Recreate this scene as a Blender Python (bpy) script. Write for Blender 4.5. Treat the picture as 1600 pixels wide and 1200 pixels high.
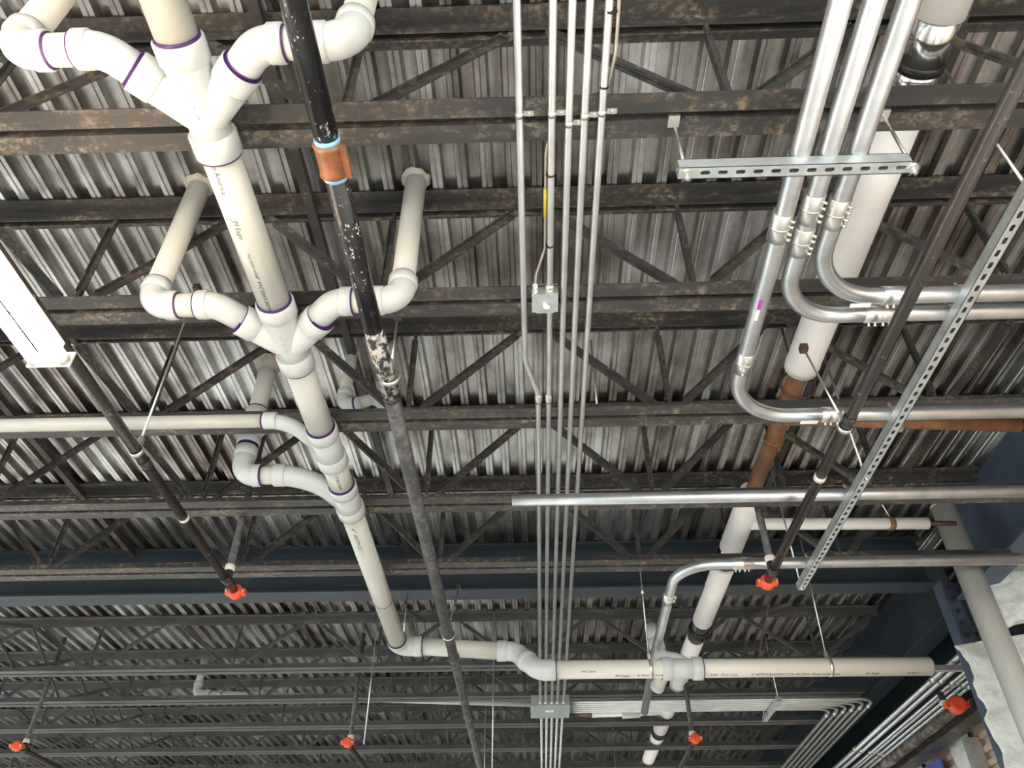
import bpy, math, random
from mathutils import Vector, Matrix
random.seed(7)
for o in list(bpy.data.objects): bpy.data.objects.remove(o)
scn = bpy.context.scene
COL = scn.collection
PI = math.pi

# ------------------------------------------------------------------ camera, world, light, exposure
EYE = 1.6
cd = bpy.data.cameras.new('camera'); cam = bpy.data.objects.new('camera', cd); COL.objects.link(cam)
pt, yw, rl = math.radians(39.73), math.radians(-1.617), math.radians(-.177)
F_ = Vector((math.sin(yw)*math.cos(pt), math.cos(yw)*math.cos(pt), math.sin(pt)))
R0 = Vector((math.cos(yw), -math.sin(yw), 0)); U0 = R0.cross(F_)
R_ = R0*math.cos(rl)+U0*math.sin(rl); U_ = -R0*math.sin(rl)+U0*math.cos(rl)
M = Matrix((R_, U_, -F_)).transposed().to_4x4(); M.translation = Vector((0, 0, EYE))
cam.matrix_world = M
cd.sensor_fit = 'HORIZONTAL'; cd.sensor_width = 36; cd.lens = 1215.3/1600*36; cd.clip_start = .05; cd.clip_end = 200
scn.camera = cam
vs = scn.view_settings
vs.view_transform = 'Standard'; vs.look = 'None'; vs.gamma = 1; vs.use_curve_mapping = False
vs.exposure = 0.12
w = bpy.data.worlds.new('World'); scn.world = w; w.use_nodes = True
bg = w.node_tree.nodes['Background']; bg.inputs[0].default_value = (.88, .95, .97, 1); bg.inputs[1].default_value = 2.2

def area(name, loc, rot, sx, sy, power, col=(1, 1, 1)):
    l = bpy.data.lights.new(name, 'AREA'); l.shape = 'RECTANGLE'; l.size = sx; l.size_y = sy; l.energy = power; l.color = col
    o = bpy.data.objects.new(name, l); COL.objects.link(o); o.location = loc; o.rotation_euler = rot
    return o
# daylight through the tall opening behind the camera and through the right-hand openings
area('daylight_opening_back', (0.5, -6.5, 2.0), (math.radians(100), 0, 0), 9, 3.4, 120, (.95, .98, 1))
# unseen fill lights added for floor bounce, behind the camera, left and far back
FILL_LAMPS = [(x, -2.6, 2.4, 72, (.96, 1, .95)) for x in (-3.6, -1.6, .5, 2.0)] + [(2.95, -1.2, 2.4, 330, (.94, 1, .98))] \
      + [(x, 10.5, 2.4, 108, (.97, 1, .94)) for x in (-6.0, -3.7, -1.4, .9)] + [(-7.5, y, 2.2, 186, (1, .96, .90)) for y in (3.5, 6.0, 8.5)]
for (x, y, L_, pw, c_) in FILL_LAMPS:
    area('fill_light', (x, y, 2.985), (0, 0, 0), .12, L_, pw, c_)

# ------------------------------------------------------------------ materials
def newmat(name):
    m = bpy.data.materials.new(name); m.use_nodes = True
    nt = m.node_tree; return m, nt, nt.nodes['Principled BSDF']
def ramp(nt, fac, stops):
    r = nt.nodes.new('ShaderNodeValToRGB'); e = r.color_ramp.elements
    e[0].position, e[0].color = stops[0][0], (*stops[0][1], 1)
    e[1].position, e[1].color = stops[-1][0], (*stops[-1][1], 1)
    for p, c in stops[1:-1]:
        q = e.new(p); q.color = (*c, 1)
    nt.links.new(fac, r.inputs[0]); return r.outputs[0]
def coords(nt, scale=(1, 1, 1), kind='Object'):
    tc = nt.nodes.new('ShaderNodeTexCoord'); mp = nt.nodes.new('ShaderNodeMapping')
    mp.inputs['Scale'].default_value = scale
    nt.links.new(tc.outputs[kind], mp.inputs[0]); return mp.outputs[0]
def noise(nt, vec, scale, detail=3, rough=.55):
    n = nt.nodes.new('ShaderNodeTexNoise'); n.inputs['Scale'].default_value = scale
    n.inputs['Detail'].default_value = detail; n.inputs['Roughness'].default_value = rough
    nt.links.new(vec, n.inputs[0]); return n.outputs[0]
def bump(nt, b, h, strength=.2, dist=.01):
    n = nt.nodes.new('ShaderNodeBump'); n.inputs['Strength'].default_value = strength; n.inputs['Distance'].default_value = dist
    nt.links.new(h, n.inputs['Height']); nt.links.new(n.outputs[0], b.inputs['Normal'])
def mixc(nt, fac, a, bcol):
    m = nt.nodes.new('ShaderNodeMix'); m.data_type = 'RGBA'
    for s, v in ((m.inputs[6], a), (m.inputs[7], bcol)):
        if isinstance(v, tuple): s.default_value = (*v, 1)
        else: nt.links.new(v, s)
    nt.links.new(fac, m.inputs[0]); return m.outputs[2]
def simple(name, col, rough=.5, metal=0, var=.0, scale=20, spec=None, vscale=(1, 1, 1), b=0):
    m, nt, p = newmat(name)
    p.inputs['Roughness'].default_value = rough; p.inputs['Metallic'].default_value = metal
    if spec is not None: p.inputs['Specular IOR Level'].default_value = spec
    v = coords(nt, vscale); n = noise(nt, v, scale)
    lo = tuple(c*(1-var) for c in col); hi = tuple(min(1, c*(1+var)) for c in col)
    nt.links.new(ramp(nt, n, [(.3, lo), (.7, hi)]), p.inputs['Base Color'])
    if b: bump(nt, p, n, b)
    return m

def m_deck():
    m, nt, p = newmat('galvanised_deck')
    v = coords(nt, (1, .06, 1)); v2 = coords(nt, (1, 1, 1))
    vo = nt.nodes.new('ShaderNodeTexVoronoi'); vo.inputs['Scale'].default_value = 70; nt.links.new(v2, vo.inputs[0])
    streak = noise(nt, v, 9, 4, .6); big = noise(nt, v2, 1.7, 5, .6)
    ad = nt.nodes.new('ShaderNodeMath'); ad.operation = 'MULTIPLY_ADD'; ad.inputs[1].default_value = .55
    nt.links.new(big, ad.inputs[0])
    h = nt.nodes.new('ShaderNodeMath'); h.operation = 'MULTIPLY'; h.inputs[1].default_value = .45
    nt.links.new(streak, h.inputs[0]); nt.links.new(h.outputs[0], ad.inputs[2])
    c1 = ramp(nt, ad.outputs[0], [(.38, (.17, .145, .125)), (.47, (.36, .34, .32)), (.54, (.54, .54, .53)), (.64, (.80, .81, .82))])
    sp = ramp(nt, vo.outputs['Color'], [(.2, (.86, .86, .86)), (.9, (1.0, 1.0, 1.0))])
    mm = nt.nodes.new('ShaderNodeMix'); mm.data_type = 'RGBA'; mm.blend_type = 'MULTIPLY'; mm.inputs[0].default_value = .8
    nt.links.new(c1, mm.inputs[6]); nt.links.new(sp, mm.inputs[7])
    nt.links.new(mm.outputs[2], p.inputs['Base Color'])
    p.inputs['Metallic'].default_value = .93
    r = nt.nodes.new('ShaderNodeMapRange'); r.inputs['To Min'].default_value = .17; r.inputs['To Max'].default_value = .42
    nt.links.new(streak, r.inputs[0]); nt.links.new(r.outputs[0], p.inputs['Roughness'])
    return m
def m_joist(name, base, rustamt):
    m, nt, p = newmat(name)
    v = coords(nt, (.35, 1.3, 1.3)); v2 = coords(nt)
    n1 = noise(nt, v, 7, 6, .7); n2 = noise(nt, v2, 38, 4, .65)
    c = ramp(nt, n1, [(.35, tuple(x*.65 for x in base)), (.6, base), (.8, tuple(x*1.8 for x in base))])
    fac = ramp(nt, n2, [(.54-rustamt*.2, (0, 0, 0)), (.66, (.85, .85, .85))])
    f2 = ramp(nt, n1, [(.54-rustamt*.25, (0, 0, 0)), (.72-rustamt*.15, (1, 1, 1))])
    mu = nt.nodes.new('ShaderNodeMath'); mu.operation = 'MULTIPLY'; nt.links.new(fac, mu.inputs[0]); nt.links.new(f2, mu.inputs[1])
    rc = ramp(nt, noise(nt, v2, 9, 2), [(.35, (.26, .16, .085)), (.65, (.46, .37, .25))])
    nt.links.new(mixc(nt, mu.outputs[0], c, rc), p.inputs['Base Color'])
    p.inputs['Roughness'].default_value = .5
    bump(nt, p, n2, .25, .004)
    return m
def m_pvc(name, col, dirt):
    m, nt, p = newmat(name)
    v = coords(nt); n = noise(nt, v, 6, 5, .6); n2 = noise(nt, coords(nt, (3, 1, 3)), 20, 5, .7)
    c = ramp(nt, n, [(.3, tuple(x*.94 for x in col)), (.7, col)])
    f = ramp(nt, n2, [(.60, (0, 0, 0)), (.78, (dirt, dirt, dirt))])
    nt.links.new(mixc(nt, f, c, (.42, .33, .24)), p.inputs['Base Color'])
    p.inputs['Roughness'].default_value = .32; p.inputs['Specular IOR Level'].default_value = .45
    return m
def m_speck(name, base, spot, lo, hi, scale=55, rough=.35):
    m, nt, p = newmat(name)
    n = noise(nt, coords(nt, (1, .6, 1)), scale, 5, .7)
    n2 = noise(nt, coords(nt), 5, 3)
    ad = nt.nodes.new('ShaderNodeMath'); ad.operation = 'MULTIPLY_ADD'; ad.inputs[1].default_value = .35
    nt.links.new(n2, ad.inputs[0]); nt.links.new(n, ad.inputs[2])
    f = ramp(nt, ad.outputs[0], [(lo, (0, 0, 0)), (hi, (1, 1, 1))])
    nt.links.new(mixc(nt, f, base, spot), p.inputs['Base Color'])
    p.inputs['Roughness'].default_value = rough
    bump(nt, p, n, .35, .004)
    return m
def m_emit(name, col, s):
    m, nt, p = newmat(name); p.inputs['Base Color'].default_value = (*col, 1)
    p.inputs['Emission Color'].default_value = (*col, 1); p.inputs['Emission Strength'].default_value = s
    return m
def m_fibre():
    m, nt, p = newmat('insulation_facing')
    n = noise(nt, coords(nt), 9, 5, .6)
    nt.links.new(ramp(nt, n, [(.3, (.56, .58, .50)), (.5, (.72, .75, .72)), (.75, (.82, .82, .79))]), p.inputs['Base Color'])
    p.inputs['Roughness'].default_value = .45
    bump(nt, p, n, .6, .04)
    return m
MAT = dict(
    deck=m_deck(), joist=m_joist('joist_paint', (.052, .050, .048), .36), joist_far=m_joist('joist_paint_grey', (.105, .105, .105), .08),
    girder=m_joist('girder_blue_paint', (.030, .043, .056), -.3), girder2=simple('column_blue_paint', (.07, .095, .135), .5, 0, .15, 8),
    pvc=m_pvc('pvc_pipe', (.60, .60, .545), .3), fit=m_pvc('pvc_fitting', (.585, .61, .595), .05), dirty=m_pvc('pvc_pipe_dirty', (.74, .705, .61), .9),
    purple=simple('purple_primer', (.06, .015, .12), .35, 0, .3, 40), ink=simple('printing_ink', (.05, .045, .04), .6, 0, .2, 50),
    ink_blue=simple('blue_printing_ink', (.12, .36, .42), .6, 0, .2, 50),
    steel=simple('galvanised_conduit', (.56, .585, .60), .30, .85, .14, 6, vscale=(2, 2, 2)),
    emt=simple('thin_conduit', (.56, .57, .56), .38, .75, .12, 9), strut=simple('galvanised_strut', (.58, .62, .62), .42, .7, .18, 14),
    zinc=simple('zinc_fastener', (.75, .75, .70), .3, .9, .1, 30), brass=simple('bright_zinc_coupling', (.74, .735, .70), .28, .9, .1, 20),
    black=m_speck('black_pipe_wet', (.014, .014, .016), (.62, .60, .56), .78, .84, 70, .2),
    blackpatch=m_speck('black_pipe_scuffed', (.02, .02, .022), (.50, .47, .42), .62, .72, 45, .35),
    oldpipe=m_speck('old_scuffed_pipe', (.05, .042, .036), (.22, .19, .165), .62, .80, 14, .5),
    blackmatte=m_speck('black_pipe_dull', (.045, .045, .047), (.16, .155, .15), .62, .9, 30, .42),
    sprink=m_speck('sprinkler_pipe_black', (.030, .024, .022), (.30, .22, .15), .80, .90, 40, .25),
    redcap=simple('orange_red_paint', (.82, .10, .03), .4, 0, .12, 25), copper=simple('orange_brown_coupling', (.26, .10, .045), .38, .1, .35, 20, b=.3),
    tape=simple('pale_blue_tape', (.30, .55, .78), .5, 0, .1, 20),
    rust=m_speck('rusty_iron', (.16, .065, .03), (.30, .15, .07), .50, .85, 12, .6), jacket=simple('white_jacket', (.90, .885, .86), .5, 0, .035, 9),
    jackmetal=simple('bright_metal_jacket', (.72, .72, .70), .16, .95, .2, 8), blackband=simple('black_band', (.012, .012, .012), .4, 0, .2, 20),
    darkband=simple('dark_shiny_band', (.05, .055, .055), .2, .3, .3, 20), mc=simple('armoured_cable', (.62, .57, .48), .4, .7, .1, 30),
    jbox=simple('grey_box_paint', (.36, .41, .40), .45, .3, .08, 12), label=simple('white_label', (.9, .9, .88), .5), ltpurple=simple('purple_label', (.45, .05, .45), .5),
    tag=simple('yellow_tag', (.75, .58, .05), .5), floor=simple('concrete_floor', (.60, .59, .57), .6, 0, .08, 2), wall=simple('wall_panel_dark', (.10, .10, .105), .7, 0, .1, 2),
    siding=simple('tan_siding', (.55, .42, .34), .6, 0, .06, 3), insul=m_fibre(), bluepanel=simple('blue_panel', (.10, .13, .42), .5, 0, .2, 6), cement=simple('roof_sealant', (.40, .36, .31), .9, 0, .2, 25, b=.5),
    tube=m_emit('lit_tube', (1.0, .76, .54), 75), tubecap=simple('lamp_cap', (.7, .68, .62), .4, .5), lampbody=simple('lamp_white_enamel', (.8, .78, .75), .4), bolt=simple('rusty_bolt', (.10, .06, .05), .5, .4, .3, 30),
    bridging=m_joist('bridging_paint', (.040, .034, .032), .1), pale=simple('splashed_plaster', (.75, .70, .62), .8, 0, .1, 20),
)

# ------------------------------------------------------------------ mesh helpers
class MB:
    def __init__(s): s.v = []; s.f = []; s.sm = []
    def add(s, vs_, fs_, smooth=False):
        k = len(s.v); s.v += [tuple(v) for v in vs_]
        s.f += [tuple(i+k for i in f) for f in fs_]; s.sm += [smooth]*len(fs_); return s
    def box(s, c, size, rot=None):
        c = Vector(c); hx, hy, hz = (q/2 for q in size); P = []
        for x in (-hx, hx):
            for y in (-hy, hy):
                for z in (-hz, hz):
                    q = Vector((x, y, z))
                    if rot is not None: q = rot @ q
                    P.append(c+q)
        return s.add(P, [(0, 1, 3, 2), (4, 6, 7, 5), (0, 4, 5, 1), (2, 3, 7, 6), (0, 2, 6, 4), (1, 5, 7, 3)])
    def bb(s, x0, x1, y0, y1, z0, z1):
        return s.box(((x0+x1)/2, (y0+y1)/2, (z0+z1)/2), (abs(x1-x0), abs(y1-y0), abs(z1-z0)))
    def bar(s, a, b, wd, th, up=(0, 1, 0)):
        a = Vector(a); b = Vector(b); d = (b-a); L = d.length; d.normalize(); u = Vector(up)
        u = (u-d*u.dot(d)).normalized(); n = d.cross(u)
        return s.box((a+b)/2, (L, wd, th), Matrix((d, n, u)).transposed())
    def tube(s, pts, r, n=20, cap=True, smooth=True):
        pts = [Vector(p) for p in pts]
        rr = r if isinstance(r, (list, tuple)) else [r]*len(pts)
        t0 = (pts[1]-pts[0]).normalized()
        u = t0.orthogonal().normalized(); rings = []; prev = t0
        for i, p in enumerate(pts):
            if i == 0: t = t0
            elif i == len(pts)-1: t = (pts[-1]-pts[-2]).normalized()
            else:
                a = (p-pts[i-1]); b_ = (pts[i+1]-p)
                a = a.normalized() if a.length > 1e-9 else prev; b_ = b_.normalized() if b_.length > 1e-9 else a
                t = (a+b_).normalized()
            q = prev.rotation_difference(t); u = (q @ u); u = (u-t*u.dot(t)).normalized(); prev = t
            v_ = t.cross(u)
            rings.append([p+(u*math.cos(2*PI*k/n)+v_*math.sin(2*PI*k/n))*rr[i] for k in range(n)])
        k0 = len(s.v)
        for R in rings: s.v += [tuple(x) for x in R]
        for i in range(len(rings)-1):
            for k in range(n):
                a = k0+i*n+k; b_ = k0+i*n+(k+1) % n
                s.f.append((a, b_, b_+n, a+n)); s.sm.append(smooth)
        if cap:
            s.f.append(tuple(k0+k for k in range(n-1, -1, -1))); s.sm.append(False)
            e = k0+(len(rings)-1)*n; s.f.append(tuple(e+k for k in range(n))); s.sm.append(False)
        return s
    def hub(s, a, b, r, n=24, lip=.004):
        a = Vector(a); b = Vector(b); d = (b-a); L = d.length; d.normalize(); e = min(lip, L*.3)
        return s.tube([a, a+d*.0005, a+d*e, b-d*e, b-d*.0005, b], [r-e, r-e*.9, r, r, r-e*.9, r-e], n)
    def build(s, name, mat, parent=None):
        me = bpy.data.meshes.new(name); me.from_pydata(s.v, [], s.f); me.update()
        for i, p in enumerate(me.polygons): p.use_smooth = s.sm[i]
        me.materials.append(MAT[mat] if isinstance(mat, str) else mat)
        o = bpy.data.objects.new(name, me); COL.objects.link(o)
        if parent is not None: o.parent = parent; o.matrix_parent_inverse = Matrix.Translation(-Vector(parent.location))
        return o
def tag(o, label, cat, group=None, kind=None):
    if label: o['label'] = label
    if cat: o['category'] = cat
    if group: o['group'] = group
    if kind: o['kind'] = kind
    return o
def thing(name, label, cat, loc, group=None):
    o = bpy.data.objects.new(name, None); COL.objects.link(o); o.location = loc; o.empty_display_size = .1
    return tag(o, label, cat, group)
def struct(o): o['kind'] = 'structure'; return o
def fillet(pts, rad, seg=9):
    P = [Vector(p) for p in pts]; out = [P[0]]
    if not isinstance(rad, (list, tuple)): rad = [rad]*(len(P)-2)
    for i in range(1, len(P)-1):
        a = (P[i-1]-P[i]).normalized(); b = (P[i+1]-P[i]).normalized(); ang = a.angle(b)
        r = rad[i-1]; t = r/math.tan(ang/2)
        t = min(t, (P[i-1]-P[i]).length*.98, (P[i+1]-P[i]).length*.98); r = t*math.tan(ang/2)
        c = P[i]+(a+b).normalized()*(r/math.sin(ang/2)); s0 = P[i]+a*t-c; s1 = P[i]+b*t-c
        ax = s0.cross(s1).normalized(); tot = s0.angle(s1)
        for k in range(seg+1): out.append(c+Matrix.Rotation(tot*k/seg, 3, ax) @ s0)
    out.append(P[-1]); return out
def cyl(name, a, b, r, mat, parent=None, n=24): return MB().tube([a, b], r, n).build(name, mat, parent)
def ring(parent, c, d, r, wd=.007, mat='purple', name='primer_ring'):
    c = Vector(c); d = Vector(d).normalized()
    return MB().tube([c-d*wd/2, c+d*wd/2], r, 28).build(name, mat, parent)
def lettering(text, org, along, up, rad, size, mat, parent, name='lettering', stretch=1.0):
    """print wrapped on a pipe of radius rad; org on the pipe axis, glyph up = up (perpendicular to along)"""
    cu = bpy.data.curves.new('t', 'FONT'); cu.body = text; cu.size = size; cu.align_y = 'CENTER'; cu.resolution_u = 2
    to = bpy.data.objects.new('t', cu); COL.objects.link(to); bpy.context.view_layer.update()
    me = bpy.data.meshes.new_from_object(to.evaluated_get(bpy.context.evaluated_depsgraph_get()))
    bpy.data.objects.remove(to); bpy.data.curves.remove(cu)
    al = Vector(along).normalized(); u = Vector(up).normalized(); nrm = al.cross(u); org = Vector(org)
    R = rad+.0012
    for v in me.vertices:
        x, y = v.co.x*stretch, v.co.y
        if rad > 0:
            an = y/R; v.co = org+al*x+nrm*(R*math.cos(an))+u*(R*math.sin(an))
        else: v.co = org+al*x+u*y
    me.name = name
    for m_ in list(me.materials): pass
    me.materials.clear(); me.materials.append(MAT[mat])
    o = bpy.data.objects.new(name, me); COL.objects.link(o)
    if parent is not None: o.parent = parent; o.matrix_parent_inverse = Matrix.Translation(-Vector(parent.location))
    return o

# ------------------------------------------------------------------ setting: deck, floor, walls, girders, column
ZD = 4.4; PITCH = .1067; X0 = .587
XL, XR, YB, YF = -12.0, 3.60, -3.0, 15.0
def deck():
    m = MB(); prof = []
    k0 = int((XL-X0)/PITCH)-1; k1 = int((XR-X0)/PITCH)
    for k in range(k0, k1+1):
        c = X0+k*PITCH
        # bottom flange (with a shallow stiffening groove), web, top flange, web
        prof += [(c-.0215, 0), (c-.004, 0), (c, .003), (c+.004, 0), (c+.0215, 0), (c+.031, .038), (c+.0757, .038)]
    ys = [YB, YF]
    for th in (0,):
        vs_ = [(x, y, ZD+z) for y in ys for (x, z) in prof]; n = len(prof)
        m.add(vs_, [(i, i+1, n+i+1, n+i) for i in range(n-1)])
        vt = [(x, y, ZD+z+.0012) for y in ys for (x, z) in prof]
        m.add(vt, [(i, n+i, n+i+1, i+1) for i in range(n-1)])
    return m
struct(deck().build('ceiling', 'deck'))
struct(MB().bb(-13, 9, -8, 17, -.1, 0).build('floor', 'floor'))
struct(MB().bb(-13, 9, 15.05, 15.2, 0, 4.7).build('wall_far', 'wall'))
def roofslab():   # insulation board on top of the deck
    return MB().bb(XL, XR, YB, YF, ZD+.042, ZD+.14)
struct(roofslab().build('roof', 'wall'))

def ibeam(name, label, axis, c, a0, a1, z0, z1, wf, tf, tw, mat, flange_edge=None):
    t = thing(name, label, 'beam', (c, a0, z0) if axis == 'y' else (a0, c, z0))
    def B(p, mb, u0, u1, zz0, zz1):
        if axis == 'y': mb.bb(u0, u1, a0, a1, zz0, zz1)
        else: mb.bb(a0, a1, u0, u1, zz0, zz1)
    for nm, q in (('web', (c-tw/2, c+tw/2, z0+tf, z1-tf)), ('bottom_flange', (c-wf/2, c+wf/2, z0, z0+tf)), ('top_flange', (c-wf/2, c+wf/2, z1-tf, z1))):
        mb = MB(); B(nm, mb, *q); mb.build(nm, mat, t)
    return t
gx = ibeam('girder', 'deep dark blue steel girder crossing the whole ceiling below the corrugated deck', 'x', 5.30, -11.5, 2.85, 4.03, 4.395, .17, .014, .012, 'girder')
gy = ibeam('girder', 'blue-grey steel girder along the right wall, at the right edge above the conduits', 'y', 2.99, -2.5, 5.14, 3.86, 4.395, .17, .016, .012, 'girder2')
gy2 = ibeam('girder', 'dark steel girder along the right wall beyond the column with the bolted plate', 'y', 3.08, 5.46, 14.5, 3.92, 4.395, .17, .016, .012, 'girder')

def column():
    t = thing('steel_column', 'blue-grey steel column with bolted flange plates at lower right', 'column', (2.93, 5.3, 0))
    MB().bb(2.858, 2.872, 5.18, 5.30, 0, 4.03).build('flange', 'girder2', t)
    MB().bb(3.13, 3.144, 5.18, 5.30, 0, 4.03).build('flange', 'girder2', t)
    MB().bb(2.872, 3.13, 5.236, 5.246, 0, 4.03).build('web', 'girder2', t)
    MB().bb(2.878, 2.955, 5.20, 5.212, 3.50, 4.02).build('connection_plate', 'girder2', t); MB().bb(3.0, 3.10, 5.215, 5.23, 3.35, 4.0).build('connection_plate', 'girder2', t)
    for x in (2.915,):
        for k in range(7):
            z = 3.98-.085*k
            MB().tube([(x, 5.20, z), (x, 5.178, z)], .016, 6, smooth=False).tube([(x, 5.18, z), (x, 5.165, z)], .009, 10).build('bolt', 'bolt', t)
    MB().bb(2.84, 3.2, 5.08, 5.10, 3.62, 3.66).build('tie_bar', 'girder', t)
column()

# ------------------------------------------------------------------ open web steel joists
PN = 1.224
def make_joist(x0, x1, depth, phase, mat, leg=.064, gap=.024, wscale=1.0):
    """joist centred at y=0, deck underside at z=0"""
    parts = []
    t = .006
    def chord(zs, up):
        m = MB()
        for s in (-1, 1):
            y0 = s*gap/2; y1 = s*(gap/2+leg)
            z0 = zs if up else zs-t
            m.bb(x0, x1, y0, y1, z0, z0+t)
            if up: m.bb(x0, x1, y0, y0+s*t, zs+t, zs+leg)
            else: m.bb(x0, x1, y0, y0+s*t, zs-leg, zs-t)
        return m
    parts.append(('top_chord', chord(0, False))); parts.append(('bottom_chord', chord(-depth, True)))
    k = math.floor((x0-phase)/PN)-1; zt = -.045; zb = -depth+.035
    while phase+k*PN < x1+PN:
        b = phase+k*PN
        for (xa, za, xb, zb_, kind) in ((b-.03, zb, b-PN/2+.05, zt, 0), (b+.03, zb, b+PN/2-.05, zt, 0), (b, zb, b, zt, 1)):
            if min(xa, xb) < x0 or max(xa, xb) > x1: continue
            m = MB(); A_ = Vector((xa, 0, za)); B_ = Vector((xb, 0, zb_))
            wd = (.040 if kind == 0 else .028)*wscale
            d = (B_-A_).normalized(); up = Vector((0, 1, 0)); n = d.cross(up)
            # an angle section with crimped ends
            e = .07
            m.bar(A_+d*e, B_-d*e, wd, .005).bar(A_+d*e+n*(wd/2-.0025), B_-d*e+n*(wd/2-.0025), .005, .032)
            m.bar(A_, A_+d*(e+.01), wd*.55, .020).bar(B_-d*(e+.01), B_, wd*.55, .020)
            parts.append(('web_member', m))
        k += 1
    return parts
def place_joist(parts_objs, y, label, grp, first, name='steel_joist'):
    root = thing(name, label, 'joist', (0, y, ZD-.004), grp)
    for (nm, src) in parts_objs:
        o = src if first else src.copy()
        if not first: COL.objects.link(o)
        o.parent = root; o.location = (0, 0, 0)
    return root
def build_parts(parts, mat):
    out = []
    for nm, m in parts: out.append((nm, m.build(nm, mat)))
    return out
# near bay
nearA = build_parts(make_joist(-8.3, 2.90, .62, .655, 'joist'), 'joist')
JY = [1.335, 2.115, 2.87, 3.625, 4.375]
lab = ['steel bar joist highest in the photo, behind the upper pipe fittings', 'steel bar joist with the square junction box against its bottom chord',
       'steel bar joist just below the square junction box, crossing mid photo', 'steel bar joist right behind the long level conduit that starts mid photo',
       'steel bar joist directly in front of the dark blue crossing girder']
for i, y in enumerate(JY): place_joist(nearA, y, lab[i], 'steel joists in front of the crossing girder', i == 0)
place_joist(nearA, .59, 'steel bar joist at the very top edge of the photo', 'steel joists in front of the crossing girder', False)
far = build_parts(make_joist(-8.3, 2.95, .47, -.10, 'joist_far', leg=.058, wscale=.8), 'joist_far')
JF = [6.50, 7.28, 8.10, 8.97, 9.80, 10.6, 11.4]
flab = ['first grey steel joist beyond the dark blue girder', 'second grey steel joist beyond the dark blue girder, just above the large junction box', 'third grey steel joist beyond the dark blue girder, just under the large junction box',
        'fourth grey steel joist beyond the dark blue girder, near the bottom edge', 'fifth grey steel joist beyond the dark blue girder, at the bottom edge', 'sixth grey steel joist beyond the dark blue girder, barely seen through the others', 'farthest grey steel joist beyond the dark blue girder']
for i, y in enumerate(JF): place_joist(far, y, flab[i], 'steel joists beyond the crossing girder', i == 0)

def bridging(x, y0, y1, label, z=4.325):
    m = MB(); m.bb(x-.02, x+.02, y0, y1, z-.005, z).bb(x+.015, x+.02, y0, y1, z, z+.035)
    tag(m.build('bridging_angle', 'bridging'), label, 'steel angle', 'bridging angles along the deck')
bridging(-2.98, -1, 5.2, 'dark bridging angle under the deck at far left, crossing above the sprinkler pipe')
bridging(-.925, -1, 5.2, 'dark bridging angle under the deck just behind the thick black pipe')
bridging(1.545, -1, 5.2, 'dark bridging angle under the deck at right, beside the white jacketed pipe')
for k, (xa, nm) in enumerate(((-4.4, 'left'), (-.95, 'middle'), (1.85, 'right'))):
    m = MB(); ys = [5.4]+JF
    for i in range(len(ys)-1):
        a, b = ys[i], ys[i+1]
        m.bar((xa, a, 4.33), (xa, b-.03, 3.97), .028, .004, (1, 0, 0)); m.bar((xa+.012, a, 3.97), (xa+.012, b-.03, 4.33), .028, .004, (1, 0, 0))
    tag(m.build('cross_bridging', 'joist_far'), 'crossed bridging angles between the joists beyond the blue girder, %s set' % nm, 'steel angle', 'cross bridging beyond the girder')

# ------------------------------------------------------------------ white PVC drain trunk and branches
ZP = 3.665; XT = -.93; RT = .0585; RB = .0445
YA = Vector((0, 1, 0)); XA = Vector((1, 0, 0)); ZA = Vector((0, 0, 1)); DN = Vector((0, 0, -1))
trunk = thing('drain_pipe', 'thick white drain pipe running away from the upper left, with double and single wye fittings', 'pipe', (XT, .2, ZP))
def P(x, y, z=ZP): return (x, y, z)
def double_wye(yc):
    m = MB()
    m.tube([P(XT, yc-.16), P(XT, yc-.14), P(XT, yc+.02), P(XT, yc+.10)], [RT*1.15, RT*1.10, RT*1.0, RT*1.06], 28)
    m.hub(P(XT, yc-.215), P(XT, yc-.15), RT*1.22, 28); m.hub(P(XT, yc+.07), P(XT, yc+.145), RT*1.22, 28)
    for s in (-1, 1):
        d = Vector((s*.7071, -.7071, 0)); c = Vector(P(XT, yc+.025))
        m.tube([c-d*.03, c+d*.03, c+d*.15], [RB*1.15, RB*1.27, RB*1.27], 28)
        m.hub(c+d*.148, c+d*.215, RB*1.38, 30)
    m.build('double_wye', 'fit', trunk)
    ring(trunk, P(XT, yc-.218), YA, RT*1.09, .010)
    for s in (-1, 1):
        d = Vector((s*.7071, -.7071, 0)); ring(trunk, Vector(P(XT, yc+.025))+d*.2165, d, RB*1.30, .003); ring(trunk, Vector(P(XT, yc+.025))+d*.221, d, RB*1.20, .006)
    ring(trunk, P(XT, yc+.147), YA, RT*1.16, .004)
    # raised moulding marks
    k = MB()
    for j in range(3): k.tube(fillet([P(XT-.002+.012*j*0, yc-.09+.034*j, ZP-RT*1.06), P(XT+.004, yc-.084+.034*j, ZP-RT*1.08), P(XT+.003, yc-.074+.034*j, ZP-RT*1.06)], .003, 3), .002, 6)
    k.build('moulded_mark', 'fit', trunk)
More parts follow.
